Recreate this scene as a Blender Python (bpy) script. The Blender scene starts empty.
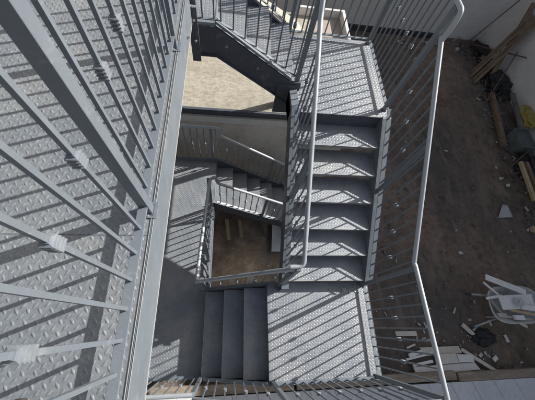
import bpy, math, random
from mathutils import Vector, Matrix
random.seed(7)
S = bpy.context.scene
COL = S.collection
H = 6.0                       # the camera is the origin of the survey; the ground lies 6 m below it
R180 = math.pi

# ------------------------------------------------------------------ materials
def new_mat(name):
    m = bpy.data.materials.new(name); m.use_nodes = True
    nt = m.node_tree; b = nt.nodes['Principled BSDF']
    return m, nt, b
def noise(nt, scale, detail=4, rough=.55, vec=None, dist=0.):
    n = nt.nodes.new('ShaderNodeTexNoise'); n.inputs['Scale'].default_value = scale
    n.inputs['Detail'].default_value = detail; n.inputs['Roughness'].default_value = rough
    n.inputs['Distortion'].default_value = dist
    if vec is not None: nt.links.new(vec, n.inputs['Vector'])
    return n.outputs['Fac']
def ramp(nt, fac, stops):
    r = nt.nodes.new('ShaderNodeValToRGB'); e = r.color_ramp.elements
    while len(e) < len(stops): e.new(.5)
    for el, (p, c) in zip(e, stops):
        el.position = p; el.color = (c[0], c[1], c[2], 1) if not isinstance(c, (int, float)) else (c, c, c, 1)
    nt.links.new(fac, r.inputs['Fac']); return r.outputs['Color']
def mix(nt, fac, a, b, mode='MIX'):
    m = nt.nodes.new('ShaderNodeMix'); m.data_type = 'RGBA'; m.blend_type = mode
    for s, v in ((0, fac), (6, a), (7, b)):
        if isinstance(v, bpy.types.NodeSocket): nt.links.new(v, m.inputs[s])
        elif isinstance(v, (int, float)): m.inputs[s].default_value = v
        else: m.inputs[s].default_value = (v[0], v[1], v[2], 1)
    return m.outputs[2]
def bump(nt, b, fac, strength, dist=.01):
    n = nt.nodes.new('ShaderNodeBump'); n.inputs['Strength'].default_value = strength
    n.inputs['Distance'].default_value = dist
    nt.links.new(fac, n.inputs['Height']); nt.links.new(n.outputs[0], b.inputs['Normal'])
def pos(nt, scale=(1, 1, 1), rot=(0, 0, 0)):
    g = nt.nodes.new('ShaderNodeNewGeometry'); mp = nt.nodes.new('ShaderNodeMapping')
    mp.inputs['Scale'].default_value = scale; mp.inputs['Rotation'].default_value = rot
    nt.links.new(g.outputs['Position'], mp.inputs['Vector']); return mp.outputs[0]

def steel(name, base, dust=(.36, .34, .30), dust_amt=.5, rough=.42, metal=.0, grain=.12):
    m, nt, b = new_mat(name)
    p = pos(nt)
    big = ramp(nt, noise(nt, 2.6, 6, .65, p), [(.42, 0.), (.72, dust_amt)])
    c = mix(nt, big, base, dust)
    fine = ramp(nt, noise(nt, 95, 3, .6, p), [(.3, 1 - grain), (.7, 1 + 0.)])
    c = mix(nt, 1., c, fine, 'MULTIPLY')
    spots = ramp(nt, noise(nt, 38, 3, .7, p), [(.70, 0.), (.76, .45)])
    c = mix(nt, spots, c, tuple(v * .45 for v in base))
    pale = ramp(nt, noise(nt, 11, 5, .7, p, .6), [(.58, 0.), (.8, .35)])
    c = mix(nt, pale, c, (.52, .51, .48))
    nt.links.new(c, b.inputs['Base Color'])
    rr = ramp(nt, noise(nt, 7, 5, .6, p), [(.3, rough - .1), (.7, rough + .2)])
    nt.links.new(rr, b.inputs['Roughness'])
    b.inputs['Metallic'].default_value = metal
    bump(nt, b, noise(nt, 160, 2, .5, p), .12, .002)
    return m
def plain(name, stops, scale=5, rough=.8, bstr=.3, stretch=(1, 1, 1), bscale=None, rot=(0, 0, 0), fine=.25, dist=.01):
    m, nt, b = new_mat(name)
    p = pos(nt, stretch, rot)
    c = ramp(nt, noise(nt, scale, 6, .65, p, .3), stops)
    f = ramp(nt, noise(nt, scale * 9, 4, .6, p), [(.3, 1 - fine), (.7, 1.)])
    c = mix(nt, 1., c, f, 'MULTIPLY')
    nt.links.new(c, b.inputs['Base Color']); b.inputs['Roughness'].default_value = rough
    bump(nt, b, noise(nt, bscale or scale * 6, 5, .6, p), bstr, dist)
    return m
M = {}
M['plate_a'] = steel('dusty_checker_plate', (.235, .26, .285), dust=(.33, .34, .34), dust_amt=.9, rough=.46, metal=.3, grain=.3)
M['plate'] = steel('grey_checker_plate', (.27, .295, .325), dust=(.43, .43, .43), dust_amt=.8, rough=.46, metal=.35, grain=.3)
M['paint'] = steel('grey_painted_steel', (.155, .18, .205), dust=(.22, .23, .24), dust_amt=.35, rough=.42, grain=.08, metal=.1)
M['rail'] = steel('satin_grey_tube', (.42, .45, .48), dust=(.5, .5, .49), dust_amt=.3, rough=.33, grain=.06, metal=.3)
M['collar'] = steel('pale_cast_collar', (.19, .215, .24), dust=(.26, .27, .28), rough=.45, metal=.2, grain=.06)
M['worn'] = steel('worn_pale_edge', (.44, .45, .45), rough=.5, grain=.3)
M['dark'] = steel('dark_steel', (.07, .08, .10), dust=(.13, .13, .14), dust_amt=.4, rough=.5)  # much darker tone than the grey painted steel, same mottling
M['zinc'] = steel('zinc_bolt', (.5, .5, .5), rough=.35, metal=.7)
M['wall'] = plain('grey_rendered_wall', [(.3, (.70, .68, .655)), (.7, (.84, .82, .79))], 1.3, .9, .35, bscale=22, fine=.12)
M['wall_tan'] = plain('stained_plaster', [(.25, (.52, .44, .35)), (.5, (.70, .65, .57)), (.8, (.80, .76, .69))], 1.7, .9, .3, fine=.15, bscale=20)
M['shade_wall'] = plain('slate_grey_render', [(.3, (.10, .105, .115)), (.7, (.15, .155, .165))], 2, .9, .2)
M['terrace'] = plain('sandy_screed', [(.25, (.33, .295, .235)), (.45, (.43, .39, .315)), (.55, (.46, .42, .34)), (.75, (.53, .485, .40))], 1.6, .95, .6, fine=.4, bscale=30, stretch=(1, 1.8, 1))
M['band'] = plain('pale_plaster_band', [(.3, (.68, .65, .60)), (.7, (.82, .79, .74))], 3, .9, .2, fine=.12)
M['cream'] = plain('cream_coping', [(.3, (.60, .55, .44)), (.7, (.72, .67, .56))], 3, .85, .25, fine=.12)
M['white'] = plain('white_render', [(.3, (.6, .58, .56)), (.7, (.74, .73, .70))], 4, .85, .2)
M['pink'] = plain('pinkish_screed', [(.3, (.40, .33, .28)), (.7, (.50, .42, .36))], 3, .9, .2)
M['slab'] = plain('grey_paving_slab', [(.25, (.55, .56, .57)), (.75, (.72, .73, .73))], 1.8, .75, .3, fine=.15, bscale=30)
M['curb'] = plain('weathered_timber_edge', [(.25, (.22, .17, .13)), (.5, (.36, .29, .22)), (.75, (.52, .43, .34))], 4, .9, .5, stretch=(.5, 3, 3), fine=.4)
M['board_white'] = plain('white_board', [(.25, (.74, .72, .68)), (.75, (.90, .88, .85))], 4, .7, .2, fine=.15)
M['board_cream'] = plain('cream_board', [(.25, (.62, .56, .48)), (.75, (.80, .75, .66))], 4, .75, .25, fine=.2)
M['wood'] = plain('rough_timber', [(.25, (.17, .11, .07)), (.5, (.26, .18, .12)), (.75, (.33, .24, .16))], 3, .85, .5, stretch=(1.2, 1.2, 1.2), fine=.4)
M['wood_pale'] = plain('pale_sawn_timber', [(.3, (.46, .34, .20)), (.7, (.60, .46, .28))], 5, .8, .3)
M['black'] = plain('black_sheeting', [(.3, (.012, .012, .013)), (.7, (.03, .03, .03))], 5, .55, .6)
M['rubber'] = plain('black_rubber', [(.3, (.02, .02, .02)), (.7, (.035, .035, .035))], 5, .8, .2)
M['blue'] = plain('pale_blue_grip', [(.3, (.22, .34, .42)), (.7, (.3, .42, .5))], 8, .6, .2)
M['yellow'] = plain('yellow_sack', [(.35, (.30, .24, .10)), (.55, (.40, .30, .05)), (.75, (.50, .40, .09))], 6, .6, .4)
M['green_grey'] = plain('grey_green_tub', [(.3, (.10, .115, .11)), (.7, (.17, .185, .18))], 4, .7, .3)
M['rust'] = plain('rusty_bar', [(.3, (.13, .07, .05)), (.7, (.22, .13, .10))], 9, .85, .4)
M['shoe'] = plain('brown_suede', [(.3, (.035, .03, .025)), (.7, (.07, .06, .05))], 20, .9, .4)
M['barrow'] = plain('galvanised_tray', [(.3, (.45, .45, .44)), (.7, (.66, .66, .64))], 6, .5, .2)
M['chips'] = plain('pale_rubble', [(.3, (.42, .38, .33)), (.7, (.82, .80, .76))], 2, .85, .2)
M['stone'] = plain('grey_rubble', [(.3, (.10, .09, .08)), (.7, (.22, .2, .18))], 2, .9, .4)
M['blackrock'] = plain('dark_gravel', [(.3, (.03, .03, .032)), (.7, (.09, .09, .095))], 12, .85, .6)
m, nt, b = new_mat('clear_plastic'); M['plastic'] = m
b.inputs['Base Color'].default_value = (.8, .82, .84, 1); b.inputs['Roughness'].default_value = .12
b.inputs['Transmission Weight'].default_value = .55
# dirt: dark damp soil with tracks, a sandy spill under the stair well
m, nt, b = new_mat('damp_brown_soil'); M['soil'] = m
p = pos(nt)
c = ramp(nt, noise(nt, .75, 9, .68, p, .1), [(.30, (.15, .12, .10)), (.5, (.31, .225, .17)), (.66, (.52, .37, .27))])
c2 = ramp(nt, noise(nt, 6.5, 9, .75, p, .2), [(.3, .45), (.5, .95), (.7, 1.35)])
c = mix(nt, 1., c, c2, 'MULTIPLY')
big = ramp(nt, noise(nt, .38, 6, .6, p, .0), [(.40, 0.), (.56, .75)])
c = mix(nt, big, c, (.11, .105, .10))
rut = ramp(nt, noise(nt, 1.7, 7, .65, pos(nt, (2.2, .55, 1), (0, 0, .5))), [(.52, 0.), (.62, .5)])
c = mix(nt, rut, c, (.34, .27, .22))
spk = ramp(nt, noise(nt, 55, 3, .7, p), [(.66, 0.), (.74, .5)])
c = mix(nt, spk, c, (.22, .19, .16))
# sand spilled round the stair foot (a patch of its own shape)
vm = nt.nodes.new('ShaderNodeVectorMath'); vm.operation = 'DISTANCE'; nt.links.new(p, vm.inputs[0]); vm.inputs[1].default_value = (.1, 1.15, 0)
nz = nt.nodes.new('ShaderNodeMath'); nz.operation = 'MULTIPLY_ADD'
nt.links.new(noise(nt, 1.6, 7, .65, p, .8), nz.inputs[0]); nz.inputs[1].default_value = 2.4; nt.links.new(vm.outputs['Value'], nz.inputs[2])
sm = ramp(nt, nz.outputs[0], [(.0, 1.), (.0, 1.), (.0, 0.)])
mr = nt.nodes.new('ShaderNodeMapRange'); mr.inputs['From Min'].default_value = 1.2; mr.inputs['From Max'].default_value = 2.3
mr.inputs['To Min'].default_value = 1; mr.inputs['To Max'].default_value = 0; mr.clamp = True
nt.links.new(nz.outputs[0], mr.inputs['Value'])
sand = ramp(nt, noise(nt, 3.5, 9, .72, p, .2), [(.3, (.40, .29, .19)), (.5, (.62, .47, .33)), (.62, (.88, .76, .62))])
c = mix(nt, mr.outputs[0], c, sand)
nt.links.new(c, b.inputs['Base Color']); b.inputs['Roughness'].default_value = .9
bump(nt, b, noise(nt, 12, 10, .75, p, .1), 1., .06)

# ------------------------------------------------------------------ mesh building
class MB:
    def __init__(s): s.v = []; s.f = []; s.sm = []
    def add(s, vs, fs, smooth=False):
        o = len(s.v); s.v += [Vector(v) for v in vs]
        s.f += [tuple(i + o for i in f) for f in fs]; s.sm += [smooth] * len(fs); return s
    def box(s, x0, x1, y0, y1, z0, z1):
        vs = [(x, y, z) for z in (z0, z1) for x, y in ((x0, y0), (x1, y0), (x1, y1), (x0, y1))]
        return s.add(vs, [(3, 2, 1, 0), (4, 5, 6, 7), (0, 1, 5, 4), (1, 2, 6, 5), (2, 3, 7, 6), (3, 0, 4, 7)])
    def hexa(s, vs): return s.add(vs, [(3, 2, 1, 0), (4, 5, 6, 7), (0, 1, 5, 4), (1, 2, 6, 5), (2, 3, 7, 6), (3, 0, 4, 7)])
    def bar(s, a, b, w, h, up=(0, 0, 1)):
        a = Vector(a); b = Vector(b); d = (b - a).normalized(); up = Vector(up)
        sd = d.cross(up)
        if sd.length < 1e-4: sd = d.cross(Vector((0, 1, 0)))
        sd.normalize(); u = sd.cross(d).normalized()
        q = [(-w/2, -h/2), (w/2, -h/2), (w/2, h/2), (-w/2, h/2)]
        return s.hexa([a + sd*i + u*j for i, j in q] + [b + sd*i + u*j for i, j in q])
    def tube(s, pts, r, n=14, caps=True):
        pts = [Vector(p) for p in pts]; rings = []
        prev = None
        for i, p in enumerate(pts):
            if i == 0: t = pts[1] - p
            elif i == len(pts)-1: t = p - pts[i-1]
            else: t = (p - pts[i-1]).normalized() + (pts[i+1] - p).normalized()
            t.normalize()
            if prev is None:
                x = t.cross(Vector((0, 0, 1)))
                if x.length < 1e-3: x = t.cross(Vector((1, 0, 0)))
            else: x = prev - t * prev.dot(t)
            x.normalize(); prev = x; y = t.cross(x)
            rr = r[i] if isinstance(r, (list, tuple)) else r
            rings.append([p + x*math.cos(2*math.pi*k/n)*rr + y*math.sin(2*math.pi*k/n)*rr for k in range(n)])
        vs = [v for g in rings for v in g]; fs = []
        for i in range(len(rings)-1):
            for k in range(n):
                a = i*n+k; b2 = i*n+(k+1) % n; fs.append((a, b2, b2+n, a+n))
        s.add(vs, fs, True)
        if caps:
            s.add(rings[0], [tuple(range(n-1, -1, -1))]); s.add(rings[-1], [tuple(range(n))])
        return s
    def prism(s, poly, z0, z1):
        n = len(poly)
        vs = [(x, y, z0) for x, y in poly] + [(x, y, z1) for x, y in poly]
        return s.add(vs, [tuple(range(n-1, -1, -1)), tuple(range(n, 2*n))] + [(i, (i+1) % n, (i+1) % n+n, i+n) for i in range(n)])
    def lugs(s, o, U, V, N, lu, lv, pitch=.040, m=.012, h=.0020, off=(0, 0)):
        """raised diamonds of a tread plate over the rectangle o + U*[0,lu] + V*[0,lv]"""
        o = Vector(o); U = Vector(U); V = Vector(V); N = Vector(N)
        K = 8; ring = [(math.cos(2*math.pi*k/K), math.sin(2*math.pi*k/K)) for k in range(K)]
        for fam, ang in ((0, math.radians(124)), (1, math.radians(54))):
            ca, sa = math.cos(ang), math.sin(ang); ext_u = abs(ca)*.0145+.002; ext_v = abs(sa)*.0145+.002
            ni = int(lu/pitch)+2; nj = int(lv/pitch)+2
            for i in range(-1, ni):
                for j in range(-1, nj):
                    cu = (i + .5*fam)*pitch + off[0] % pitch; cv = (j + .5*fam)*pitch + off[1] % pitch
                    if cu < ext_u or cu > lu-ext_u or cv < ext_v or cv > lv-ext_v: continue
                    c0 = o + U*cu + V*cv
                    vs = []
                    for (sc, hz) in ((1., 0.), (.5, h)):
                        for a, b2 in ring:
                            la, lb = a*.0150*sc, b2*.0062*sc*(1-.35*abs(a))
                            vs.append(c0 + U*(la*ca-lb*sa) + V*(la*sa+lb*ca) + N*hz)
                    s.add(vs, [(k, (k+1) % K, (k+1) % K+K, k+K) for k in range(K)] + [tuple(range(K, 2*K))], True)
        return s
    def mesh(s, name, mat, origin=(0, 0, 0)):
        me = bpy.data.meshes.new(name); o = Vector(origin)
        me.from_pydata([v - o for v in s.v], [], s.f)
        me.polygons.foreach_set('use_smooth', s.sm); me.materials.append(mat); me.update()
        return me
def wpos(o):
    p = Vector((0, 0, 0))
    while o is not None: p = p + o.location; o = o.parent
    return p
def link(name, me, parent=None, loc=(0, 0, 0), bev=0):
    o = bpy.data.objects.new(name, me); COL.objects.link(o); o.parent = parent; o.location = loc
    if bev:
        md = o.modifiers.new('bevel', 'BEVEL'); md.width = bev; md.segments = 2; md.limit_method = 'ANGLE'; md.harden_normals = False
    return o
def build(mb, name, mat, parent=None, bev=0):
    """mesh given in survey coordinates (z = 0 at the camera)"""
    base = wpos(parent) if parent else Vector((0, 0, 0))
    for v in mb.v: pass
    return link(name, mb.mesh(name, mat, (base.x, base.y, base.z - H)), parent, (0, 0, 0), bev)
def tag(o, label, cat, group=None, kind=None):
    if label: o['label'] = label
    if cat: o['category'] = cat
    if group: o['group'] = group
    if kind: o['kind'] = kind
    return o
def thing(name, label, cat, loc, group=None):
    o = bpy.data.objects.new(name, None); COL.objects.link(o); o.location = (loc[0], loc[1], loc[2] + H)
    o.empty_display_size = .1
    return tag(o, label, cat, group)
def solo(mb, name, mat, label, cat, loc, group=None, bev=0):
    """a thing that is one mesh, origin at loc"""
    o = link(name, mb.mesh(name, mat, loc), None, (loc[0], loc[1], loc[2] + H), bev)
    return tag(o, label, cat, group)

# ------------------------------------------------------------------ shared small meshes
def sq_ring(mb, w, z0, z1):
    mb.box(-w/2, w/2, -w/2, w/2, z0, z1)
cm = MB()
for k in range(4):
    z = -.023 + k*.012
    cm.add([(x*w, y*w, zz) for zz, w in ((z, .009), (z+.0025, .0150), (z+.0075, .0150), (z+.010, .009)) for x, y in ((-1, -1), (1, -1), (1, 1), (-1, 1))],
           [(3, 2, 1, 0), (12, 13, 14, 15)] + [(r*4+i, r*4+(i+1) % 4, r*4+4+(i+1) % 4, r*4+4+i) for r in range(3) for i in range(4)])
sq_ring(cm, .017, -.026, .028)
COLLAR = cm.mesh('collar', M['collar'])
BOLT = MB().tube([(0, 0, 0), (0, 0, .006)], .014, 12).tube([(0, 0, .006), (0, 0, .016)], .0095, 6).mesh('bolt', M['zinc'])
_bars = {}
def bar_mesh(h):
    k = round(h, 3)
    if k not in _bars: _bars[k] = MB().box(-.0064, .0064, -.0064, .0064, 0, k).mesh('baluster', M['paint'])
    return _bars[k]
def bolt(parent, p, axis, sc=1.):
    o = link('bolt', BOLT, parent, Vector((p[0], p[1], p[2] + H)) - wpos(parent))
    o.rotation_mode = 'QUATERNION'; o.rotation_quaternion = Vector((0, 0, 1)).rotation_difference(Vector(axis)); o.scale = (sc,)*3
    return o

def railing(label, group, A, B, hand_h, rail=.075, start=.05, parity=0, posts=(), hand=None, rot=0, post_w=.041, pitch=.1005,
            post_drop=.0, rail_w=.038, knuckle=.60, handrail=True, skip=()):
    """A, B: ends of the line the railing stands on; posts: distances along the plan line"""
    A = Vector(A); B = Vector(B); L = (B.xy - A.xy).length; D = (B - A) / L
    t = thing('stair_railing', label, 'railing', A, group)
    ang = math.atan2(D.y, D.x)
    P = lambda d: A + D*d
    pts = [Vector(v) for v in hand] if hand else [P(0) + Vector((0, 0, hand_h)), P(L) + Vector((0, 0, hand_h))]
    dxy = D.xy
    def top(d):
        best = None
        for a, b2 in zip(pts[:-1], pts[1:]):
            ta, tb = (a.xy-A.xy).dot(dxy), (b2.xy-A.xy).dot(dxy)
            if abs(tb-ta) > .02 and min(ta, tb)-.03 <= d <= max(ta, tb)+.03:
                z = a.z + (b2.z-a.z)*(d-ta)/(tb-ta)
                best = z if best is None else max(best, z)
        return (best if best is not None else P(d).z + hand_h) - .004
    # bottom rail, interrupted by the posts
    mb = MB(); cuts = [0] + sorted(x for x in posts if .03 < x < L-.03) + [L]
    for a, b2 in zip(cuts[:-1], cuts[1:]):
        lo = a + (post_w/2+.002 if a in posts or a > 0 else 0); hi = b2 - (post_w/2+.002 if b2 in posts or b2 < L else 0)
        mb.bar(P(lo) + Vector((0, 0, rail-.004)), P(hi) + Vector((0, 0, rail-.004)), rail_w, .008)
    build(mb, 'bottom_rail', M['paint'], t, .0015)
    if handrail: build(MB().tube(soft(pts), .0208, 16), 'handrail', M['rail'], t)
    for d in posts:
        p = P(d); mb = MB(); c, s = math.cos(ang)*post_w/2, math.sin(ang)*post_w/2
        poly = [(p.x + c*i - s*j, p.y + s*i + c*j) for i, j in ((-1, -1), (1, -1), (1, 1), (-1, 1))]
        mb.prism(poly, p.z - post_drop, top(d) - .012)
        po = build(mb, 'post', M['paint'], t, .003)
        build(MB().tube([(p.x-.03, p.y, p.z+.004), (p.x+.03, p.y, p.z+.004)], .0001, 4) if False else MB().box(p.x-post_w/2-.006, p.x+post_w/2+.006, p.y-post_w/2-.006, p.y+post_w/2+.006, p.z+.0035, p.z+.009), 'weld_bead', M['dark'], po, .002)
        if post_drop == 0:
            c, s = c*1.9, s*1.9
            poly = [(p.x + c*i - s*j, p.y + s*i + c*j) for i, j in ((-1, -1), (1, -1), (1, 1), (-1, 1))]
            build(MB().prism(poly, p.z+.001, p.z+.007), 'base_plate', M['paint'], po, .001)
            for sx in (-1, 1):
                bolt(po, (p.x + (c*.72)*sx, p.y + (s*.72)*sx, p.z+.007), (0, 0, 1), .55) if abs(D.z) < .1 else None
    hz = Vector((0, 0, 1)); d = start; i = 0
    base = wpos(t)
    while d < L - .015:
        if all(abs(d - x) > post_w/2 + .02 for x in posts):
            p = P(d) + hz*rail
            o = link('baluster', bar_mesh(top(d) - p.z), t, Vector((p.x, p.y, p.z + H)) - base); o.rotation_euler.z = ang
            if (i + parity) % 2 == 0 and i not in skip: link('collar', COLLAR, o, (0, 0, knuckle - rail))
            i += 1; d += pitch
        else: d = next(x for x in posts if abs(d - x) <= post_w/2 + .02) + post_w/2 + .052
    return t
def soft(pts, r=.05):
    pts = [Vector(p) for p in pts]; out = [pts[0]]
    for a, b2, c in zip(pts, pts[1:], pts[2:]):
        u = (a-b2); v = (c-b2); q = min(r, u.length*.45, v.length*.45); u.normalize(); v.normalize()
        for k in range(6):
            t = k/5; out.append((b2+u*q)*(1-t)**2 + b2*2*t*(1-t) + (b2+v*q)*t*t)
    out.append(pts[-1]); return out

def channel_side(mb, x0, y0, x1, y1, z, depth, th=.008, fl=.055, inward=(0, 0)):
    """vertical web on the line, flanges pointing inward"""
    ix, iy = inward
    a = Vector((x0, y0, 0)); b2 = Vector((x1, y1, 0)); n = Vector((ix, iy, 0))
    def pr(w0, w1, z0, z1):
        q = [a + n*w0, b2 + n*w0, b2 + n*w1, a + n*w1]
        mb.hexa([(v.x, v.y, z0) for v in q] + [(v.x, v.y, z1) for v in q])
    pr(0, th, z-depth, z); pr(th+.0005, fl, z-.014, z-.0075); pr(th+.0005, fl, z-depth, z-depth+.008)
def landing(label, x0, x1, y0, y1, z, mat, depth=.2, dark='', columns=(), edges='nsew', group='steel landings of the staircase'):
    t = thing('stair_landing', label, 'stair landing', ((x0+x1)/2, (y0+y1)/2, z), group)
    g = .0085
    mb = MB().box(x0+g, x1-g, y0+g, y1-g, z-.006, z)
    mb.lugs((x0+g, y0+g, z), (1, 0, 0), (0, 1, 0), (0, 0, 1), x1-x0-2*g, y1-y0-2*g)
    build(mb, 'deck_plate', mat, t)
    for e, (a, b2, c, d, n) in dict(s=(x0, y0, x1, y0, (0, 1)), n=(x0+.01, y1, x1-.01, y1, (0, -1)),
                                    w=(x0, y0+.01, x0, y1-.01, (1, 0)), e=(x1, y0+.01, x1, y1-.01, (-1, 0))).items():
        if e in edges:
            mb = MB(); channel_side(mb, a, b2, c, d, z + .0025 if e in 'we' else z+.002, depth, inward=n)
            build(mb, 'edge_channel', M['dark' if e in dark else 'paint'], t, .0015)
    k = 1
    while y0 + k*.5 < y1 - .1:
        yy = y0 + k*.5
        build(MB().box(x0+.07, x1-.07, yy-.02, yy+.02, z-.067, z-.0075), 'cross_beam', M['dark'], t); k += 1
    for cx_, cy_ in columns:
        build(MB().box(cx_-.05, cx_+.05, cy_-.05, cy_+.05, -6, z-depth-.001), 'column', M['dark'], t, .004)
    return t

def flight(label, p0, d, s, n, r, g, width, str_in, str_out, group='flights of the steel staircase', mat='plate', extra=0.,
           inner_side=1, nose_first=True, end_extra=.0):
    """p0: start corner on nosing 0 (stringer side 0), d: direction of descent, s: across (toward side 1)"""
    t = thing('stair_flight', label, 'stair flight', (p0[0], p0[1], p0[2]), group)
    p0 = Vector(p0); d = Vector((d[0], d[1], 0)); s = Vector((s[0], s[1], 0)); up = Vector((0, 0, 1)); base = wpos(t)
    b0 = Vector((base.x, base.y, base.z - H))
    w = width
    # tread k=1 mesh
    o = p0 + up*(-r)
    mb = MB(); q = [o - d*.045 + s*.004, o + d*(g+.012) + s*.004, o + d*(g+.012) + s*(w-.004), o - d*.045 + s*(w-.004)]
    if d.cross(s).z < 0: q = q[::-1]
    mb.hexa([v - up*.005 for v in q] + q)
    # folded nosing lip
    l0 = o + d*(g+.0125) - up*.0; qq = [l0 + s*.004, l0 + d*.005 + s*.004, l0 + d*.005 + s*(w-.004), l0 + s*(w-.004)]
    if d.cross(s).z < 0: qq = qq[::-1]
    mb.hexa([v - up*.045 for v in qq] + [v + up*.0005 for v in qq])
    mb.lugs(o + s*.01 - d*.04, s, d, up, w-.02, g+.045)
    tread = mb.mesh('tread', M[mat], b0)
    mb = MB(); l1 = o + d*(g+.0135); qq = [l1 + s*.006, l1 + d*.0045 + s*.006, l1 + d*.0045 + s*(w-.006), l1 + s*(w-.006)]
    if d.cross(s).z < 0: qq = qq[::-1]
    mb.hexa([v - up*.002 for v in qq] + [v + up*.0012 for v in qq])
    edge = mb.mesh('nosing_edge', M['worn'], b0)
    for k in range(n+1):
        off = (d*g - up*r)*k
        if k < n:
            tr = link('tread', tread, t, off); link('nosing_edge', edge, tr)
    for side, spec in ((0, str_in), (1, str_out)):
        if not spec: continue
        pts, depth, inw, fw = spec['pts'], spec['depth'], spec['inw'], spec['fl']
        # pts: list of (distance along d, z) for the stringer top; plane at across-offset 'at'
        at = spec['at']; sg = 1 if inw else -1
        mb = MB(); th = .008
        for (a, za), (b2, zb) in zip(pts[:-1], pts[1:]):
            def ring(w0, w1, z0, z1, za=za, zb=zb):
                A = p0*1; A.z = 0
                def pt(x, wv, z): return A + d*x + s*(at + wv) + up*z
                q0 = [pt(a, w0, za+z0), pt(b2, w0, zb+z0), pt(b2, w1, zb+z0), pt(a, w1, za+z0)]
                q1 = [v + up*(z1-z0) for v in q0]
                if d.cross(s).z * (w1-w0) < 0: q0 = q0[::-1]; q1 = q1[::-1]
                mb.hexa(q0 + q1)
            ring(0, th*sg, -depth, 0)
            ring((th+.0004)*sg, fw*sg, -.009, -.001)
            ring((th+.0004)*sg, .05*sg, -depth+.001, -depth+.009)
            if spec.get('lip'): ring(-.0004*sg, -.03*sg, -depth+.001, -depth+.008)
        if spec.get('top'):
            tb = MB(); hold, mb = mb, tb
            for (a, za), (b2, zb) in zip(pts[:-1], pts[1:]):
                A = p0*1; A.z = 0
                q0 = [A + d*x + s*(at + wv) + up*(z+.0005) for x, wv, z in ((a, -.001*sg, za), (b2, -.001*sg, zb), (b2, fw*sg, zb), (a, fw*sg, za))]
                if d.cross(s).z * sg < 0: q0 = q0[::-1]
                tb.hexa(q0 + [v + up*.004 for v in q0])
            mb = hold; build(tb, 'stringer_flange', M['paint'], t, .001)
        so = build(mb, 'stringer', M[spec.get('mat', 'paint')], t, .0012)
        for (bx, bz) in spec.get('bolts', ()):
            A = p0*1; A.z = 0
            p = A + d*bx + s*at + up*bz
            bolt(so, p, tuple(-s*sg))
    return t

# ------------------------------------------------------------------ ground, paving
def axis(lo, hi, step, far):
    v = []; x = lo
    while x <= hi + 1e-6: v.append(x); x += step
    st = step; a = lo
    left = []
    while a > -far: st *= 1.6; a -= st; left.append(a)
    st = step; a = hi; right = []
    while a < far: st *= 1.6; a += st; right.append(a)
    return left[::-1] + v + right
from mathutils import noise as mn
xs = axis(-3, 10.5, .09, 120); ys = axis(-3, 10.5, .09, 120)
vs = []
for y in ys:
    for x in xs:
        z = .05*mn.noise(Vector((x*.6, y*.6, 3))) + .03*mn.noise(Vector((x*2.1, y*2.1, 9))) + .014*mn.noise(Vector((x*5, y*5, 1)))
        z += .20*math.exp(-((x-6.9)**2/1.0 + (y-7.8)**2/.7)) + .12*math.exp(-((x-8.3)**2/.4 + (y-6)**2/6))
        z += .05*math.exp(-((x-.2)**2/.5 + (y-1.2)**2/.12))
        k = 1 if max(abs(x-4), abs(y-4)) < 7 else 0
        vs.append((x, y, -6 + z*k - .03))
fs = [(j*len(xs)+i, j*len(xs)+i+1, (j+1)*len(xs)+i+1, (j+1)*len(xs)+i) for j in range(len(ys)-1) for i in range(len(xs)-1)]
mb = MB(); mb.add(vs, fs, True)
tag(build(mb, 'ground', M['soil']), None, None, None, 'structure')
# paving of big slabs south of a timber edge
pv = MB(); zt = -5.84
sk = .36
for i in range(-9, 16):
    for j in range(0, 3):
        x = i*.46 + .10; y1 = -1.10 - j*.9; y0 = y1 - .885
        dz = random.uniform(-.004, .004)
        X = lambda xx, yy: xx + (-1.10 - yy)*sk
        pv.hexa([(X(x, y0), y0, zt-.06), (X(x+.452, y0), y0, zt-.06), (X(x+.452, y1), y1, zt-.06), (X(x, y1), y1, zt-.06),
                 (X(x, y0), y0, zt+dz), (X(x+.452, y0), y0, zt+dz), (X(x+.452, y1), y1, zt+dz), (X(x, y1), y1, zt+dz)])
pv.box(-4.2, 8, -3.8, -1.105, -6.1, zt-.03)
tag(build(pv, 'paving', M['slab'], None, .003), None, None, None, 'structure')
x = -2.6; i = 0
for (xa, xb, y_, lab) in ((-2.6, 1.2, -1.01, 'long weathered timber edging plank lying under the bottom landing railing'),
                          (1.25, 4.4, -1.0, 'weathered timber edging plank between the board heap and grey paving slabs'),
                          (4.45, 7.6, -1.02, 'weathered timber edging plank at the bottom right corner beside the paving')):
    mb = MB().bar((xa, y_, -5.90), (xb, y_+.01, -5.90), .15, .13)
    solo(mb, 'edging_plank', M['curb'], lab, 'edging plank', ((xa+xb)/2, y_, -5.95), 'timber planks edging the paving', .006)

# ------------------------------------------------------------------ walls
mb = MB().box(-3.5, 9.05, 9.25, 9.5, -6.2, .2)
w1 = thing('boundary_wall', 'plain grey rendered wall across the far end of the dirt yard', 'wall', (3, 9.3, -6))
build(mb, 'wall', M['wall'], w1)
build(MB().box(1.5, 6.9, 9.17, 9.249, -6.1, -5.86), 'footing', M['blackrock'], w1, .01)
mb = MB().box(8.8, 9.05, -6, 9.249, -6.2, .2)
w2 = thing('boundary_wall', 'grey rendered side wall at the right behind the leaning timbers', 'wall', (8.9, 3, -6))
build(mb, 'wall', M['wall'], w2)
sw = thing('shade_wall', 'tall slate grey wall added out of view at the left to deepen the shade', 'shade_wall', (-2.5, 2, -6))  # unseen wall, added to block the western sky and darken the shade
build(MB().box(-2.6, -2.25, -4, 9.2, -6.2, 4.2), 'wall', M['shade_wall'], sw)
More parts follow.
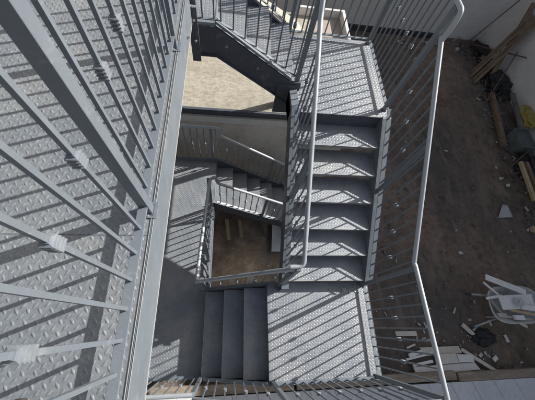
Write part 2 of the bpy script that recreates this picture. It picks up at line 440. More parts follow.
# ------------------------------------------------------------------ building with sunlit terrace behind the stair
KB = 1.085
def bbuild(mb, name, mat, parent, bev=0):
    mb.v = [Vector((v.x*KB, v.y*KB, v.z*KB if v.z > -5.5 else -6.1)) for v in mb.v]
    return build(mb, name, mat, parent, bev)
bd = thing('building', 'low building with sunlit sandy roof terrace behind the steel staircase', 'building', (0, 4, -6))
bbuild(MB().box(-3.4, 1.05, 2.87, 5.3, -6.1, -3.47), 'wall', M['wall_tan'], bd)
bbuild(MB().box(1.051, 1.95, 2.9, 5.25, -6.1, -3.45), 'wall', M['wall_tan'], bd)
bbuild(MB().box(-3.4, 1.10, 2.80, 5.32, -3.468, -3.345), 'plaster_band', M['band'], bd, .006)
ter = MB(); ter.prism([(-3.4, 2.862), (1.95, 2.862), (1.95, 5.25), (-3.4, 5.3)], -3.3445, -3.25)
bbuild(ter, 'terrace_floor', M['terrace'], bd, .004)
ang = MB().box(-3.4, 1.09, 2.835, 2.848, -3.344, -3.244).box(-3.4, 1.09, 2.835, 2.875, -3.2435, -3.239)
bbuild(ang, 'edge_angle', M['dark'], bd)
# rim and curved parapet
def ribbon(path, w, z0, z1):
    mb = MB(); L = []; Rr = []
    for i, p in enumerate(path):
        a = Vector(path[max(0, i-1)]); c = Vector(path[min(len(path)-1, i+1)]); t = (c-a).normalized(); n = Vector((-t.y, t.x))
        L.append(Vector(p) + n*w/2); Rr.append(Vector(p) - n*w/2)
    for i in range(len(path)-1):
        q = [L[i], Rr[i], Rr[i+1], L[i+1]]
        mb.hexa([(v.x, v.y, z0) for v in q] + [(v.x, v.y, z1) for v in q])
    return mb
par = [(-.4, 5.2), (-.1, 5.17), (.15, 5.09), (.35, 4.98), (.52, 4.84), (.68, 4.70), (.82, 4.56), (.93, 4.42), (1.0, 4.28)]
bbuild(ribbon(par, .13, -3.2495, -2.96), 'parapet', M['wall_tan'], bd)
bbuild(ribbon(par, .17, -2.9595, -2.92), 'coping', M['cream'], bd, .004)
bbuild(MB().box(1.10, 1.97, 5.2, 5.26, -3.2495, -3.10).box(1.91, 1.97, 2.9, 5.199, -3.2495, -3.10).box(1.12, 1.909, 4.22, 4.28, -3.2495, -3.19), 'rim', M['white'], bd, .008)
bbuild(MB().box(1.5, 1.90, 4.30, 5.19, -3.2495, -3.235), 'screed_patch', M['pink'], bd)

# ------------------------------------------------------------------ landings
zA, zF, zD, zC, zE = -1.217, -1.72, -2.385, -3.645, -4.365
LA = landing('large close checker plate landing filling the left side of the picture', -2.1, -.335, -1.5, 2.12, zA, M['plate_a'], .25)
build(MB().box(-2.0, -.347, .360, .3635, zA-.001, zA+.0007), 'plate_joint', M['dark'], LA)
build(MB().box(-.365, -.295, 2.125, 2.137, -1.82, -1.36), 'hanger_plate', M['dark'], LA, .002)  # dark colour carries the shade on the near faces of both hanger plates
build(MB().box(-.365, -.295, 2.125, 2.137, -1.34, -1.235), 'hanger_plate', M['dark'], LA, .002)
build(MB().box(-.3465, -.3445, -1.48, 2.1, zA+.0026, zA+.005).box(-.3358, -.3338, -1.49, 2.11, zA+.0026, zA+.0045).box(-.3349, -.3325, -1.49, 2.11, zA-.251, zA-.246), 'worn_edge', M['worn'], LA)
bolt(LA, (-.335, 1.83, -1.372), (1, 0, 0), 1.1); bolt(LA, (-.322, 2.124, -1.45), (0, -1, 0), .9); bolt(LA, (-.322, 2.124, -1.62), (0, -1, 0), .9)
landing('small checker plate landing at the top centre with the flight going down right', -1.7, -.187, 2.45, 3.45, zF, M['plate'], .2, edges='nwe')
landing('checker plate landing at the top right of the descending right hand flight', .615, 1.80, 2.14, 3.43, zD, M['plate'], .2, columns=((1.70, 3.33), (.75, 3.33)), dark='s')
landing('sunlit checker plate landing at bottom centre striped by baluster shadows', .47, 1.80, -.62, .489, zC, M['plate'], .2, columns=((1.70, -.5),))
landing('long shaded checker plate landing below and right of the close landing', -1.35, -.28, -.62, 2.70, zE, M['plate'], .2, columns=((-1.2, -.5), (-1.2, 2.55), (-.4, -.5)))

# ------------------------------------------------------------------ flights
# flight 1: small top landing -> right landing (toward +x), y 2.46..3.40
f1 = flight('short flight of four steps at the top centre with dark bolted stringer', (-.187, 2.54, zF), (1, 0), (0, 1), 3, .16625, .268, .85,
       dict(at=-.09, pts=[(-.17, zF+.0), (.0, zF+.0), (.80, -2.27), (.92, -2.27)], depth=.29, inw=True, fl=.03, mat='dark', lip=True,
            bolts=[(.10, -1.90), (.42, -2.12), (.70, -2.34), (.85, -2.42)]),
       dict(at=.86, pts=[(-.1, zF), (.0, zF), (.80, -2.27)], depth=.28, inw=False, fl=.05))
build(MB().box(.47, .675, 2.432, 2.4485, -2.735, -2.30), 'end_plate', M['dark'], f1, .002)
build(MB().bar((-.357, 2.505, zF+.003), (-.190, 2.505, zF+.003), .085, .004).add([], []), 'edge_strip', M['plate'], f1)
# sloping checker strip on the stringer top
a = Vector((-.184, 2.495, zF+.012)); b2 = Vector((.62, 2.495, -2.258)); mb = MB().bar(a, b2, .08, .004)
dd = (b2-a).normalized(); mb.lugs(a + Vector((0, -.038, .0035)), dd, (0, 1, 0), dd.cross(Vector((0, 1, 0))), (b2-a).length, .076, off=(.01, .0), h=.0012)
build(mb, 'edge_strip', M['paint'], f1)
# flight 2: right landing -> bottom landing (toward -y), x .70..1.69
r2, g2 = .18, .2742
f2 = flight('long right hand flight of grey checker plate steps crossed by shadows', (.70, 2.141, zD), (0, -1), (1, 0), 6, r2, g2, .985,
       dict(at=-.085, pts=[(-.30, zD+.03), (.0, zD+.075), (1.70, -3.40), (1.76, -3.42)], depth=.25, inw=True, fl=.085, mat='dark', top=True),
       dict(at=.988, pts=[(-.01, zD+.02), (.02, zD+.012), (1.70, -3.478)], depth=.22, inw=True, fl=.105))
# flight 3: bottom landing -> long landing (toward -x), y -.60..+.46
flight('short shaded flight of three wide treads left of the sunlit landing', (.468, -.585, zC), (-1, 0), (0, 1), 3, .18, .256, 1.03,
       dict(at=-.02, pts=[(.0, zC+.05), (.748, zE+.22)], depth=.24, inw=True, fl=.02),
       dict(at=1.05, pts=[(-.01, zC+.05), (.75, zE+.20)], depth=.24, inw=False, fl=.02, mat='dark'))
# flight 4: long landing -> ground (toward +x), y 1.85..2.66
flight('lowest dark flight going down right beneath the small well railing', (-.272, 1.86, zE), (1, 0), (0, 1), 8, .1817, .2635, .80,
       dict(at=-.02, pts=[(-.05, zE+.09), (.0, zE+.06), (2.36, -5.92)], depth=.27, inw=True, fl=.02, mat='dark'),
       dict(at=.82, pts=[(-.0, zE+.06), (2.36, -5.92)], depth=.26, inw=False, fl=.02, mat='dark'))

# ------------------------------------------------------------------ railings
G = 'grey steel railings of the staircase'
railing('close railing whose thick post and balusters rise out of the left edge', G, (-.362, -1.24, zA), (-.362, 2.09, zA), 1.05, rail=.09, start=.0985,
        parity=1, posts=(1.718, 2.76), knuckle=.60)
OX = 1.733
railing('outer railing of the top right landing in front of the grey wall', G, (OX, 3.38, zD), (OX, 2.22, zD), 1.19, rail=.07, start=.07, parity=0, posts=(.0, 1.12), post_drop=.1,
        hand=[(OX, 3.38, zD+1.19), (OX, 2.19, zD+1.19), (OX, 2.17, zD+1.10), (OX, 2.17, -1.45)], knuckle=.64)
railing('outer railing of the long right hand flight with sloping handrail', G, (OX, 2.19, zD+.015), (OX, .49, -3.475), 1.0, rail=.085, start=.096, parity=0, posts=(.76, ), pitch=.121, skip=(6,),
        hand=[(OX, 2.20, -1.42), (OX, .50, -2.485)], post_drop=.05, knuckle=.50)
railing('outer railing of the sunlit bottom landing beside the dirt yard', G, (OX, .45, zC), (OX, -.58, zC), 1.17, rail=.065, start=.115, parity=1, posts=(.0, 1.03), post_drop=.1,
        hand=[(OX, .50, -2.487), (OX, .47, -2.475), (OX, -.585, -2.47)], knuckle=.635)
railing('railing along the bottom edge of the sunlit landing', G, (1.68, -.592, zC), (.49, -.592, zC), 1.17, rail=.065, start=.03, parity=0, posts=(1.17,), knuckle=.635, post_drop=.1)
railing('sloping railing along the bottom edge of the three wide treads', G, (.44, -.592, zC+.02), (-.29, -.592, zE+.19), 1.10, rail=.05, start=.05, parity=0, posts=(), knuckle=.55)
railing('railing along the bottom edge of the long shaded landing', G, (-.32, -.592, zE), (-1.32, -.592, zE), 1.1, rail=.065, start=.08, parity=1, posts=(.0, .98), knuckle=.60, post_drop=.1)
railing('dark railing across the far end of the long shaded landing', G, (-1.32, 2.68, zE), (-.21, 2.68, zE), .93, rail=.06, start=.07, parity=0, posts=(.0, .98, ), knuckle=.50,
        hand=[(-1.32, 2.68, -3.425), (-.21, 2.68, -3.44), (-.195, 2.68, -3.62)], post_drop=.1)
railing('dark railing sloping down in front of the stained tan wall', G, (-.2, 2.68, zE+.0), (1.95, 2.68, -5.80), .745, rail=.07, start=.09, parity=0, posts=(.93, 2.1), knuckle=.42,
        hand=[(-.195, 2.68, -3.62), (1.95, 2.68, -5.05)], post_drop=.1)
railing('bright short railing sloping down across the top of the stair well', G, (-.235, 1.845, zE+.05), (1.95, 1.845, -5.78), .72, rail=.055, start=.06, parity=0, posts=(.80, 2.15), knuckle=.40,
        hand=[(-.26, 1.82, -3.41), (-.225, 1.845, -3.42), (-.20, 1.845, -3.60), (1.95, 1.845, -4.98)], post_drop=.05)
railing('railing along the left side of the stair well with pale tube handrail', G, (-.315, .49, zE), (-.315, 1.82, zE), 1.0, rail=.065, start=.08, parity=0, posts=(.0, .42, 1.30), knuckle=.50,
        hand=[(-.365, .46, -3.33), (-.35, .80, -3.34), (-.29, 1.78, -3.365), (-.25, 1.83, -3.40)], post_drop=.1)
railing('short railing sloping across the bottom of the stair well', G, (.56, .475, zC+.05), (-.32, .475, zE+.15), .95, rail=.055, start=.07, parity=0, posts=(), knuckle=.48,
        hand=[(.605, .462, -2.57), (.50, .468, -2.66), (-.34, .462, -3.30), (-.365, .46, -3.33)])
railing('inner railing of the long flight with pale handrail over the treads', G, (.655, 2.10, zD+.085), (.655, .50, -3.36), .93, rail=.05, start=.06, parity=0, posts=(.80,), knuckle=.48,
        hand=[(.66, 2.36, -1.22), (.66, 2.22, -1.38), (.66, .47, -2.487), (.535, .465, -2.492)], post_drop=.05)
nw = thing('newel_post', 'newel post where the long flight handrail meets the well railing', 'post', (.615, .455, zC))
build(MB().box(.592, .638, .432, .478, zC+.003, -2.497), 'post', M['paint'], nw, .003)
build(MB().box(.57, .66, .41, .482, zC+.0035, zC+.011), 'base_plate', M['paint'], nw, .002)
build(MB().box(.535, .5915, .448, .462, -2.78, -2.74), 'lug_plate', M['paint'], nw, .002)
railing('inner railing of the short top flight above the dark bolted stringer', G, (-.17, 2.50, zF), (.66, 2.50, -2.26), 1.08, rail=.045, start=.03, parity=0, posts=(.86,), knuckle=.52,
        post_w=.046, post_drop=.25, pitch=.112)
railing('railing at the open edge of the small top landing', G, (-.40, 2.50, zF), (-.17, 2.50, zF), 1.08, rail=.045, start=.10, parity=1, posts=(), knuckle=.52)
railing('railing along the far edge of the top right landing', G, (OX-.02, 3.385, zD), (.66, 3.385, zD), 1.19, rail=.07, start=.09, parity=0, posts=(1.05,), knuckle=.64, post_drop=.1)
railing('far side railing of the short top flight', G, (.60, 3.385, -2.25), (-.17, 3.385, zF), 1.08, rail=.045, start=.05, parity=1, posts=(), knuckle=.52)

# ------------------------------------------------------------------ loose boards and rubble
def board(name, mat, label, cat, pts, z, th, group=None, tilt=0., rz=0):
    """pts: plan corners (counter-clockwise or not)"""
    area = sum(pts[i][0]*pts[(i+1) % len(pts)][1] - pts[(i+1) % len(pts)][0]*pts[i][1] for i in range(len(pts)))
    if area < 0: pts = pts[::-1]
    mb = MB().prism(pts, z, z+th)
    cx_ = sum(p[0] for p in pts)/len(pts); cy_ = sum(p[1] for p in pts)/len(pts)
    o = solo(mb, name, M[mat], label, cat, (cx_, cy_, z), group, .003)
    o.rotation_euler = (tilt, rz, 0); return o
def stick(name, mat, label, cat, a, b2, w, h, group=None):
    mb = MB().bar(a, b2, w, h); c = (Vector(a)+Vector(b2))/2
    return solo(mb, name, M[mat], label, cat, (c.x, c.y, min(a[2], b2[2])), group, .003)
gz = -6.015
GB = 'pale boards dumped on the dirt beside the paving'
board('board', 'board_cream', 'lone pale oblong board lying on dirt left of the pale handrail', 'board', [(3.40, -.19), (3.86, -.20), (3.87, -.29), (3.41, -.28)], gz, .03, GB)
stick('board', 'board_cream', 'narrow pale stick lying slanted between wheelbarrow and board heap', 'board', (4.94, -.10, -5.98), (5.30, -.48, -5.97), .085, .03, GB)
stick('board', 'board_cream', 'long narrow batten slanting down to the timber edging', 'board', (4.74, -.56, -5.95), (5.40, -1.0, -5.93), .07, .03, GB)
HB = 'pale boards in the heap crossed by the handrail'
board('board', 'board_cream', 'widest pale board at the back of the heap', 'board', [(3.85, -.50), (4.70, -.50), (4.74, -.63), (3.88, -.65)], -6.0, .05, HB, .02)
board('board', 'board_white', 'white board lying along the front of the heap beside the paving', 'board', [(3.62, -.83), (4.95, -.80), (5.04, -.93), (3.64, -.97)], -5.99, .05, HB)
board('board', 'board_cream', 'square tan board on top of the heap', 'board', [(4.14, -.62), (4.55, -.62), (4.57, -.79), (4.15, -.80)], -5.94, .05, HB, .05)
board('board', 'board_white', 'small white board at the right end of the heap', 'board', [(4.58, -.64), (4.92, -.66), (4.92, -.79), (4.59, -.79)], -5.945, .045, HB, -.04)
board('board', 'board_white', 'short white board sticking out of the left end of the heap', 'board', [(3.56, -.60), (3.95, -.52), (3.97, -.58), (3.58, -.67)], -5.975, .03, HB, 0, .04)
stick('board', 'board_white', 'thin white lath crossing the left end of the heap', 'board', (3.50, -.70, -5.96), (4.05, -.60, -5.90), .04, .02, HB)
stick('board', 'board_white', 'short lath fanned out in front of the heap at its left end', 'board', (3.60, -.80, -5.93), (4.02, -.74, -5.90), .05, .02, HB)
stick('board', 'board_cream', 'little stick lying on the dirt just above the heap', 'board', (3.58, -.50, -5.99), (3.78, -.44, -5.99), .035, .02, HB)
board('gravel_bag', 'blackrock', 'dark stony lump beside the timber edging right of the board heap', 'rubble', [(4.15, -.98), (4.95, -.96), (5.0, -1.02), (4.5, -1.04), (4.2, -1.03)], -6.0, .10)
for (x, y, l, w, a, lab) in ((5.22, -.22, .1, .07, .3, 'small square white offcut just below left of the wheelbarrow'), (5.30, -.40, .06, .12, .1, 'small upright white offcut beside the slanted stick'),
                             (5.90, -.40, .05, .15, .3, 'small white offcut lying below the wheelbarrow tray'), (5.48, -.76, .12, .08, .5, 'small pale offcut near the long batten')):
    mb = MB().box(-l/2, l/2, -w/2, w/2, 0, .025); o = solo(mb, 'offcut', M['board_white'], lab, 'offcut', (0, 0, 0), 'small white offcuts on the dirt', .003)
    o.location = (x, y, gz + H + .01); o.rotation_euler = (0, 0, a)
# angular plate in the yard
board('metal_sheet', 'barrow', 'angular grey sheet lying alone on the dirt yard', 'sheet', [(6.80, 2.36), (7.08, 2.74), (7.22, 2.72), (7.24, 2.38)], -5.99, .008)
# planks in the stair well
board('plank', 'wood_pale', 'left one of two pale planks on the ground inside the stair well', 'plank', [(-.135, 2.17), (-.055, 2.17), (.005, 1.70), (-.075, 1.70)], -5.965, .03, 'pale planks in the stair well')
board('plank', 'wood_pale', 'right one of two pale planks on the ground inside the stair well', 'plank', [(.155, 2.15), (.225, 2.15), (.27, 1.76), (.20, 1.76)], -5.965, .03, 'pale planks in the stair well')
board('panel', 'slab', 'grey panel lying at the right side inside the stair well', 'panel', [(.92, 2.05), (1.12, 2.05), (1.10, 1.44), (.88, 1.44)], -5.95, .03)

# wheelbarrow
def superloop(cx_, cy_, a, b2, z, n=28, e=3.2):
    out = []
    for k in range(n):
        t = 2*math.pi*k/n; c, s = math.cos(t), math.sin(t)
        out.append(Vector((cx_ + a*math.copysign(abs(c)**(2/e), c), cy_ + b2*math.copysign(abs(s)**(2/e), s), z)))
    return out
wb = thing('wheelbarrow', 'wheelbarrow loaded with white board scraps at the right edge', 'wheelbarrow', (5.85, .22, -6))
cxw, cyw = 5.82, .25
loops = [superloop(cxw, cyw, .60, .37, -5.44), superloop(cxw, cyw, .585, .355, -5.425), superloop(cxw, cyw, .56, .33, -5.45), superloop(cxw+.04, cyw, .42, .24, -5.67), superloop(cxw+.04, cyw, .30, .14, -5.70)]
lo2 = [superloop(cxw, cyw, .57, .34, -5.455), superloop(cxw+.04, cyw, .40, .22, -5.64)]
mb = MB(); n = 28
vs = [v for l in loops for v in l]; mb.add(vs, [(r*n+k, r*n+(k+1) % n, (r+1)*n+(k+1) % n, (r+1)*n+k) for r in range(4) for k in range(n)] + [tuple(range(4*n, 5*n))], True)
vs = [v for l in [loops[0]] + lo2 for v in l]; mb.add(vs, [(r*n+(k+1) % n, r*n+k, (r+1)*n+k, (r+1)*n+(k+1) % n) for r in range(2) for k in range(n)] + [tuple(range(3*n-1, 2*n-1, -1))], True)
build(mb, 'tray', M['barrow'], wb)
for sy in (-1, 1):
    hb = build(MB().tube(soft([(cxw+.62, cyw+.10*sy, -5.80), (cxw-.1, cyw+.20*sy, -5.70), (cxw-.95, cyw+.30*sy-.08, -5.52)]), .016, 10), 'handle', M['barrow'], wb)
    build(MB().tube([(cxw-.86, cyw+.288*sy-.07, -5.538), (cxw-1.0, cyw+.305*sy-.085, -5.508)], .022, 10), 'grip', M['blue'] if sy < 0 else M['rubber'], hb)
    build(MB().tube(soft([(cxw-.15, cyw+.22*sy, -5.70), (cxw-.28, cyw+.22*sy, -5.99), (cxw-.05, cyw+.22*sy, -5.99), (cxw+.05, cyw+.2*sy, -5.72)], .04), .013, 8), 'leg', M['barrow'], wb)
wh = MB()
ring = [(cxw+.62 + .17*math.cos(2*math.pi*k/24), cyw, -5.81 + .17*math.sin(2*math.pi*k/24)) for k in range(25)]
wheel = build(wh.tube(ring, .036, 10, False), 'wheel', M['rubber'], wb)
build(MB().tube([(cxw+.62, cyw-.03, -5.81), (cxw+.62, cyw+.03, -5.81)], .10, 16), 'rim', M['barrow'], wheel)
GW = 'scraps heaped in the wheelbarrow'
stick('board', 'board_white', 'long white board lying across the upper rim of the wheelbarrow', 'board', (5.26, .79, -5.36), (6.08, .47, -5.37), .12, .02, GW)
board('board', 'board_white', 'broad white panel on top of the wheelbarrow load', 'board', [(5.42, .42), (6.2, .44), (6.2, .17), (5.45, .15)], -5.40, .02, GW, .06)
stick('board', 'board_white', 'thin white lath sticking out of the wheelbarrow at upper left', 'board', (5.17, .68, -5.36), (5.50, .44, -5.44), .04, .02, GW)
stick('board', 'board_white', 'thin white lath sticking out of the wheelbarrow at middle left', 'board', (5.12, .37, -5.36), (5.55, .42, -5.42), .05, .02, GW)
stick('board', 'wood_pale', 'narrow brown batten lying low across the wheelbarrow load', 'board', (5.62, .15, -5.42), (6.4, -.02, -5.34), .05, .02, GW)
stick('board', 'board_white', 'thick white batten reaching to the right edge over the wheelbarrow', 'board', (5.85, .20, -5.36), (6.45, .10, -5.33), .10, .025, GW)
board('block', 'board_white', 'bright white block lying at the near rim of the wheelbarrow', 'block', [(5.68, .05), (5.88, .04), (5.88, -.05), (5.69, -.04)], -5.47, .07)
board('board', 'board_cream', 'short pale offcut sunk in the near left part of the wheelbarrow tray', 'board', [(5.42, .10), (5.62, .09), (5.62, 0.0), (5.44, .02)], -5.56, .04, GW)
for a, b2, lab in (((5.40, .36, -5.56), (5.62, -.02, -5.57), 'short white lath lying crosswise at the left inside of the tray'), ((5.62, .02, -5.52), (6.3, -.06, -5.50), 'pale lath along the near inside of the wheelbarrow tray'),
                   ((5.75, -.10, -5.42), (5.98, -.17, -5.52), 'pale peg hanging over the near rim of the wheelbarrow')):
    stick('board', 'board_cream', lab, 'board', a, b2, .05, .025, GW)
# crumpled clear bag
def lump(c, rad, seed, n=2, flat=1., amp=.35, fr=2.5):
    import bmesh
    bm = bmesh.new(); bmesh.ops.create_icosphere(bm, subdivisions=n, radius=1)
    mb = MB(); vv = []
    for v in bm.verts:
        q = v.co.normalized(); k = 1 + amp*mn.noise(q*fr + Vector((seed*7.3, seed, 0)))
        vv.append((c[0] + q.x*rad[0]*k, c[1] + q.y*rad[1]*k, c[2] + q.z*rad[2]*k))
    mb.add(vv, [tuple(x.index for x in f.verts) for f in bm.faces], False); bm.free(); return mb
solo(lump((5.78, .29, -5.31), (.085, .075, .06), 3, 3, amp=.8, fr=4), 'plastic_bag', M['plastic'], 'crumpled clear plastic ball on the white panel', 'plastic bag', (5.78, .29, -5.37))
solo(lump((5.34, -.36, -5.97), (.24, .16, .06), 5, 3, amp=.6), 'tarpaulin', M['black'], 'dark crumpled sheet on the dirt below the wheelbarrow handle', 'sheeting', (5.34, -.36, -6.0))

# leaning timbers and scrap along the side wall
GT = 'rough timbers leaning on the side wall'
for k, (dx, dy, w_, lab) in enumerate(((.0, .17, .10, 'uppermost of the long rough timbers leaning at the far corner'), (.02, .05, .09, 'second of the long rough timbers leaning at the far corner'),
                                   (.03, -.06, .11, 'third of the long rough timbers leaning at the far corner'), (.05, -.19, .10, 'lowest of the long rough timbers leaning at the far corner'))):
    stick('timber', 'wood', lab, 'timber', (7.74+dx-.05*(k%2), 7.26+dy*1.15, -5.96+.03*(k%2)), (8.73, 8.05+dy*1.1, -4.36+.05*(k%2)), w_*.85, .05, GT)
stick('timber', 'wood', 'thick rough timber leaning lower down across the side wall', 'timber', (8.1, 6.95, -5.9), (8.73, 8.5, -4.2), .12, .08, GT)
for a, b2, lab in (((7.55, 5.9, -5.9), (8.7, 7.55, -5.1), 'thin rusty rod leaning below the long timbers'), ((7.9, 9.0, -5.9), (8.75, 7.2, -5.0), 'thin rusty rod crossing behind the long timbers'),
                   ((8.3, 9.1, -5.9), (8.74, 8.9, -3.9), 'thin rusty rod standing in the far corner'), ((7.4, 3.62, -5.95), (8.6, 4.6, -5.5), 'thin grey rod sticking out below the grey tub'),):
    mb = MB().tube([a, b2], .018, 8); solo(mb, 'rod', M['rust'], lab, 'rod', a, 'rods among the scrap')
GS = 'scrap timbers at the right edge'
stick('timber', 'wood_pale', 'orange brown batten leaning at the right edge below the tub', 'timber', (7.72, 3.85, -5.62), (7.62, 2.70, -5.62), .09, .07, GS)
stick('timber', 'wood', 'darker batten just right of the orange brown batten', 'timber', (8.0, 3.9, -5.70), (7.95, 2.5, -5.75), .10, .08, GS)
stick('timber', 'wood_pale', 'short brown batten end poking in at the right edge lower down', 'timber', (7.16, 1.95, -5.6), (7.9, 1.62, -5.6), .12, .08, GS)
stick('timber', 'wood', 'long dark beam lying along the foot of the side wall', 'timber', (8.05, 6.5, -5.80), (7.72, 4.5, -5.85), .14, .10, GS)
stick('timber', 'stone', 'grey beam lying between dark beam and side wall', 'timber', (8.45, 6.3, -5.55), (8.22, 4.9, -5.60), .14, .06, GS)
# tub, sack, tarps
tub = thing('tub', 'grey green plastic tub standing among the scrap at the right edge', 'tub', (8.05, 4.55, -5.95))
mb = MB(); q0 = [(7.86, 4.28), (8.34, 4.26), (8.36, 4.92), (7.90, 4.94)]
ins = lambda q, k: [(8.11+(x-8.11)*k, 4.6+(y-4.6)*k) for x, y in q]
o1 = [(x, y, -5.93) for x, y in ins(q0, .8)]; o2 = [(x, y, -5.52) for x, y in q0]; o3 = [(x, y, -5.515) for x, y in ins(q0, .92)]; o4 = [(x, y, -5.90) for x, y in ins(q0, .74)]
mb.add(o1+o2+o3+o4, [(3, 2, 1, 0)] + [(r*4+i, r*4+(i+1) % 4, r*4+4+(i+1) % 4, r*4+4+i) for r in range(3) for i in range(4)] + [(12, 13, 14, 15)])
build(mb, 'body', M['green_grey'], tub, .012)
build(MB().prism(ins(q0, .90), -5.60, -5.585), 'lid', M['green_grey'], tub, .004)
solo(lump((8.60, 5.45, -5.62), (.20, .40, .20), 11, 3, amp=.5, fr=2.2), 'sack', M['yellow'], 'crumpled yellow sack on the scrap at the right edge', 'sack', (8.62, 5.45, -5.85))
for (c, r_, sd, lab) in (((8.45, 6.95, -5.85), (.42, .55, .25), 2, 'large black sheeting heap below the leaning timbers'), ((8.35, 3.6, -5.9), (.38, .6, .2), 8, 'black sheeting heap behind the orange brown batten'),
                         ((8.5, 8.5, -5.92), (.3, .5, .18), 15, 'black sheeting heap in the far corner')):
    solo(lump(c, r_, sd, 4, amp=.7, fr=2.6), 'tarpaulin', M['black'], lab, 'sheeting', (c[0], c[1], c[2]-.15), 'black sheeting among the scrap')
GR = 'stones lying about the yard edge'
stones = [((7.62, 8.55, -5.9), .09, 'pale round stone near the far wall beside the timbers', 'chips'), ((6.55, 8.75, -5.92), .08, 'small pale stone at the foot of the far grey wall', 'chips'),
          ((7.75, 4.15, -5.93), .11, 'grey stone just below the grey green tub', 'stone'), ((7.85, 6.45, -5.9), .08, 'dark stone under the black sheeting', 'stone'),
          ((7.45, 3.3, -5.95), .06, 'small white rag like stone left of the battens', 'chips'), ((7.3, 3.5, -5.95), .05, 'tiny white stone furthest left beside the rod', 'chips'),
          ((8.2, 7.95, -5.7), .12, 'grey stone wedged beneath the leaning timbers', 'stone'), ((5.35, .42, -5.98), .06, 'stone half under the wheelbarrow', 'stone'),
          ((5.43, 1.44, -5.99), .05, 'small white stone alone in the middle of the yard', 'chips'), ((5.5, 2.0, -5.99), .03, 'tiny white stone above the lone white stone', 'chips')]
for c, r_, lab, mt in stones:
    solo(lump(c, (r_, r_*.8, r_*.6), c[0]*3, 2, amp=.6, fr=1.8), 'stone', M[mt], lab, 'stone', c, GR)
# countless chips
mb = MB()
def chip(x, y, s, z=-6.01):
    a = random.uniform(0, 6.28); l = s*random.uniform(.5, 1.6); w = s*random.uniform(.25, .7); t = s*.2 + .004; ti = random.uniform(-.2, .2)
    ca, sa = math.cos(a), math.sin(a)
    q = [(x + ca*i*l - sa*j*w, y + sa*i*l + ca*j*w, z + ti*i*l) for i, j in ((-1, -1), (1, -.8), (.9, 1), (-.8, .9))]
    mb.hexa(q + [(px, py, pz + t) for px, py, pz in q])
for _ in range(130): chip(random.uniform(2.2, 8), random.uniform(-.8, 9), .010 + random.random()**4*.03)
for _ in range(110): chip(random.gauss(5.0, .8), random.gauss(-.35, .45), .010 + random.random()**3*.045)
for _ in range(90): chip(random.gauss(8.0, .3), random.uniform(2, 9), .012 + random.random()**2*.05, -5.96)
for _ in range(40): chip(random.uniform(5.5, 8), random.gauss(8.8, .2), .012 + random.random()**2*.05, -5.98)
for _ in range(50): chip(random.uniform(-1.3, 1.2), random.uniform(.2, 2.6), .008 + random.random()**3*.03, -5.98)
for _ in range(26): chip(random.uniform(1.25, 1.75), .35 + random.random()**2*.11, .006 + random.random()*.012, -3.643)
tag(build(mb, 'rubble', M['chips']), 'small pale chips and splinters scattered over the dirt yard', 'rubble', None, 'stuff')
mb = MB()
for _ in range(500): chip(random.gauss(8.05, .35), random.uniform(1.5, 9.1), .02 + random.random()**2*.06, -5.97 + random.random()*.12)
for _ in range(90):
    x, y = random.gauss(8.1, .3), random.uniform(1.5, 9); a = random.uniform(0, 3.14); l = random.uniform(.1, .35)
    mb.bar((x, y, -5.93 + random.random()*.1), (min(8.78, x + l*math.cos(a)), min(9.2, y + l*math.sin(a)), -5.93 + random.random()*.22), .012 + random.random()*.02, .012)
for _ in range(160): chip(random.uniform(2.6, 6.2), -.98 + random.gauss(0, .03), .02 + random.random()**2*.05, -5.97)
for _ in range(260): chip(random.uniform(2, 8.3), random.uniform(-.9, 9.1), .01 + random.random()**3*.045)
CL = MB()
for _ in range(2600):
    x, y = random.uniform(1.6, 8.6), random.uniform(-.95, 9.1); r_ = .010 + random.random()**5*.05
    vv = [(x + r_*random.uniform(.7, 1.2)*math.cos(a+.3*random.random()), y + r_*random.uniform(.7, 1.2)*math.sin(a), -6.03 + r_*.2) for a in (0, 1.26, 2.5, 3.77, 5.03)]
    CL.add([(v[0], v[1], -6.06) for v in vv] + vv + [(x, y, -6.03 + r_*.75)], [(i, (i+1) % 5, (i+1) % 5+5, i+5) for i in range(5)] + [(i+5, (i+1) % 5+5, 10) for i in range(5)], True)
tag(build(CL, 'soil_clods', M['soil']), 'brown clods of soil strewn over the dirt yard', 'soil', None, 'stuff')
tag(build(mb, 'dark_rubble', M['stone']), 'dark stones and splinters strewn over dirt and scrap', 'rubble', None, 'stuff')

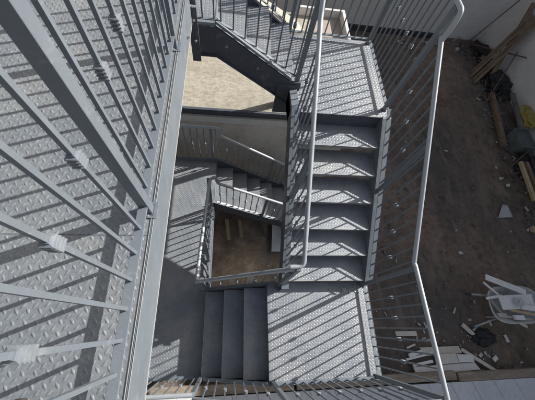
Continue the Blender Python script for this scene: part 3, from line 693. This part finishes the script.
# toe of the photographer's shoe at the lower left corner
mb = MB(); sl = []
for t in range(9):
    u = t/8; yy = -.50 + .30*u; wd = .045*(1 - max(0, (u-.75))**2*9) if u > .75 else .040 + .012*math.sin(u*2.5)
    hh = (.10*(1-u)**1.2 + .045) * (1 - max(0, u-.85)*3)
    sl.append([(-.66 + wd*math.cos(2*math.pi*k/12)*(1 if True else 0), yy, zA + .012 + hh*.5 + hh*.5*math.sin(2*math.pi*k/12)) for k in range(12)])
vs = [v for s_ in sl for v in s_]
mb.add(vs, [(r*12+k, (r+1)*12+k, (r+1)*12+(k+1) % 12, r*12+(k+1) % 12) for r in range(8) for k in range(12)] + [tuple(range(12)), tuple(range(107, 95, -1))], True)
sh = thing('shoe', 'toe of a brown shoe on the checker plate at the bottom left corner', 'shoe', (-.66, -.35, zA))
build(mb, 'upper', M['shoe'], sh)
build(MB().prism([(-.66 + .052*math.cos(a)*(1), -.36 + .158*math.sin(a)) for a in [2*math.pi*k/20 for k in range(20)]], zA+.001, zA+.02), 'sole', M['rubber'], sh, .003)

# ------------------------------------------------------------------ light, sky, camera
sun_dir = Vector((.978, .405, .635)).normalized()
el = math.asin(sun_dir.z); az = math.atan2(sun_dir.x, sun_dir.y)
W = bpy.data.worlds.new('World'); S.world = W; W.use_nodes = True
nt = W.node_tree; bg = nt.nodes['Background']; sky = nt.nodes.new('ShaderNodeTexSky'); sky.sky_type = 'NISHITA'
sky.sun_disc = False; sky.sun_elevation = el; sky.sun_rotation = az; sky.altitude = 100; sky.dust_density = 3.5; sky.ozone_density = .6
hs = nt.nodes.new('ShaderNodeHueSaturation'); hs.inputs['Saturation'].default_value = .72; nt.links.new(sky.outputs[0], hs.inputs['Color'])
nt.links.new(hs.outputs[0], bg.inputs[0]); bg.inputs[1].default_value = .085
sl_ = bpy.data.lights.new('sun', 'SUN'); sl_.energy = 5.0; sl_.angle = math.radians(.5); sl_.color = (1, .975, .935)
so = bpy.data.objects.new('sun', sl_); COL.objects.link(so); so.rotation_mode = 'QUATERNION'
so.rotation_quaternion = sun_dir.to_track_quat('Z', 'Y'); so.location = (6, 3, 12)

cam = bpy.data.cameras.new('camera'); co = bpy.data.objects.new('camera', cam); COL.objects.link(co)
f, ta, rb, yc = 281.84982, .416577385, -.139207170, .0305076824
Rm = Matrix.Rotation(yc, 3, 'Z') @ Matrix.Rotation(ta, 3, 'X') @ Matrix.Rotation(rb, 3, 'Y')
co.matrix_world = Matrix.Translation((0, 0, H)) @ Rm.to_4x4()
cam.sensor_fit = 'HORIZONTAL'; cam.sensor_width = 36; cam.lens = f*36/535; cam.clip_start = .02; cam.clip_end = 500
S.camera = co
S.view_settings.view_transform = 'Standard'; S.view_settings.look = 'None'; S.view_settings.exposure = 0.58; S.view_settings.gamma = 1
S.view_settings.use_curve_mapping = False
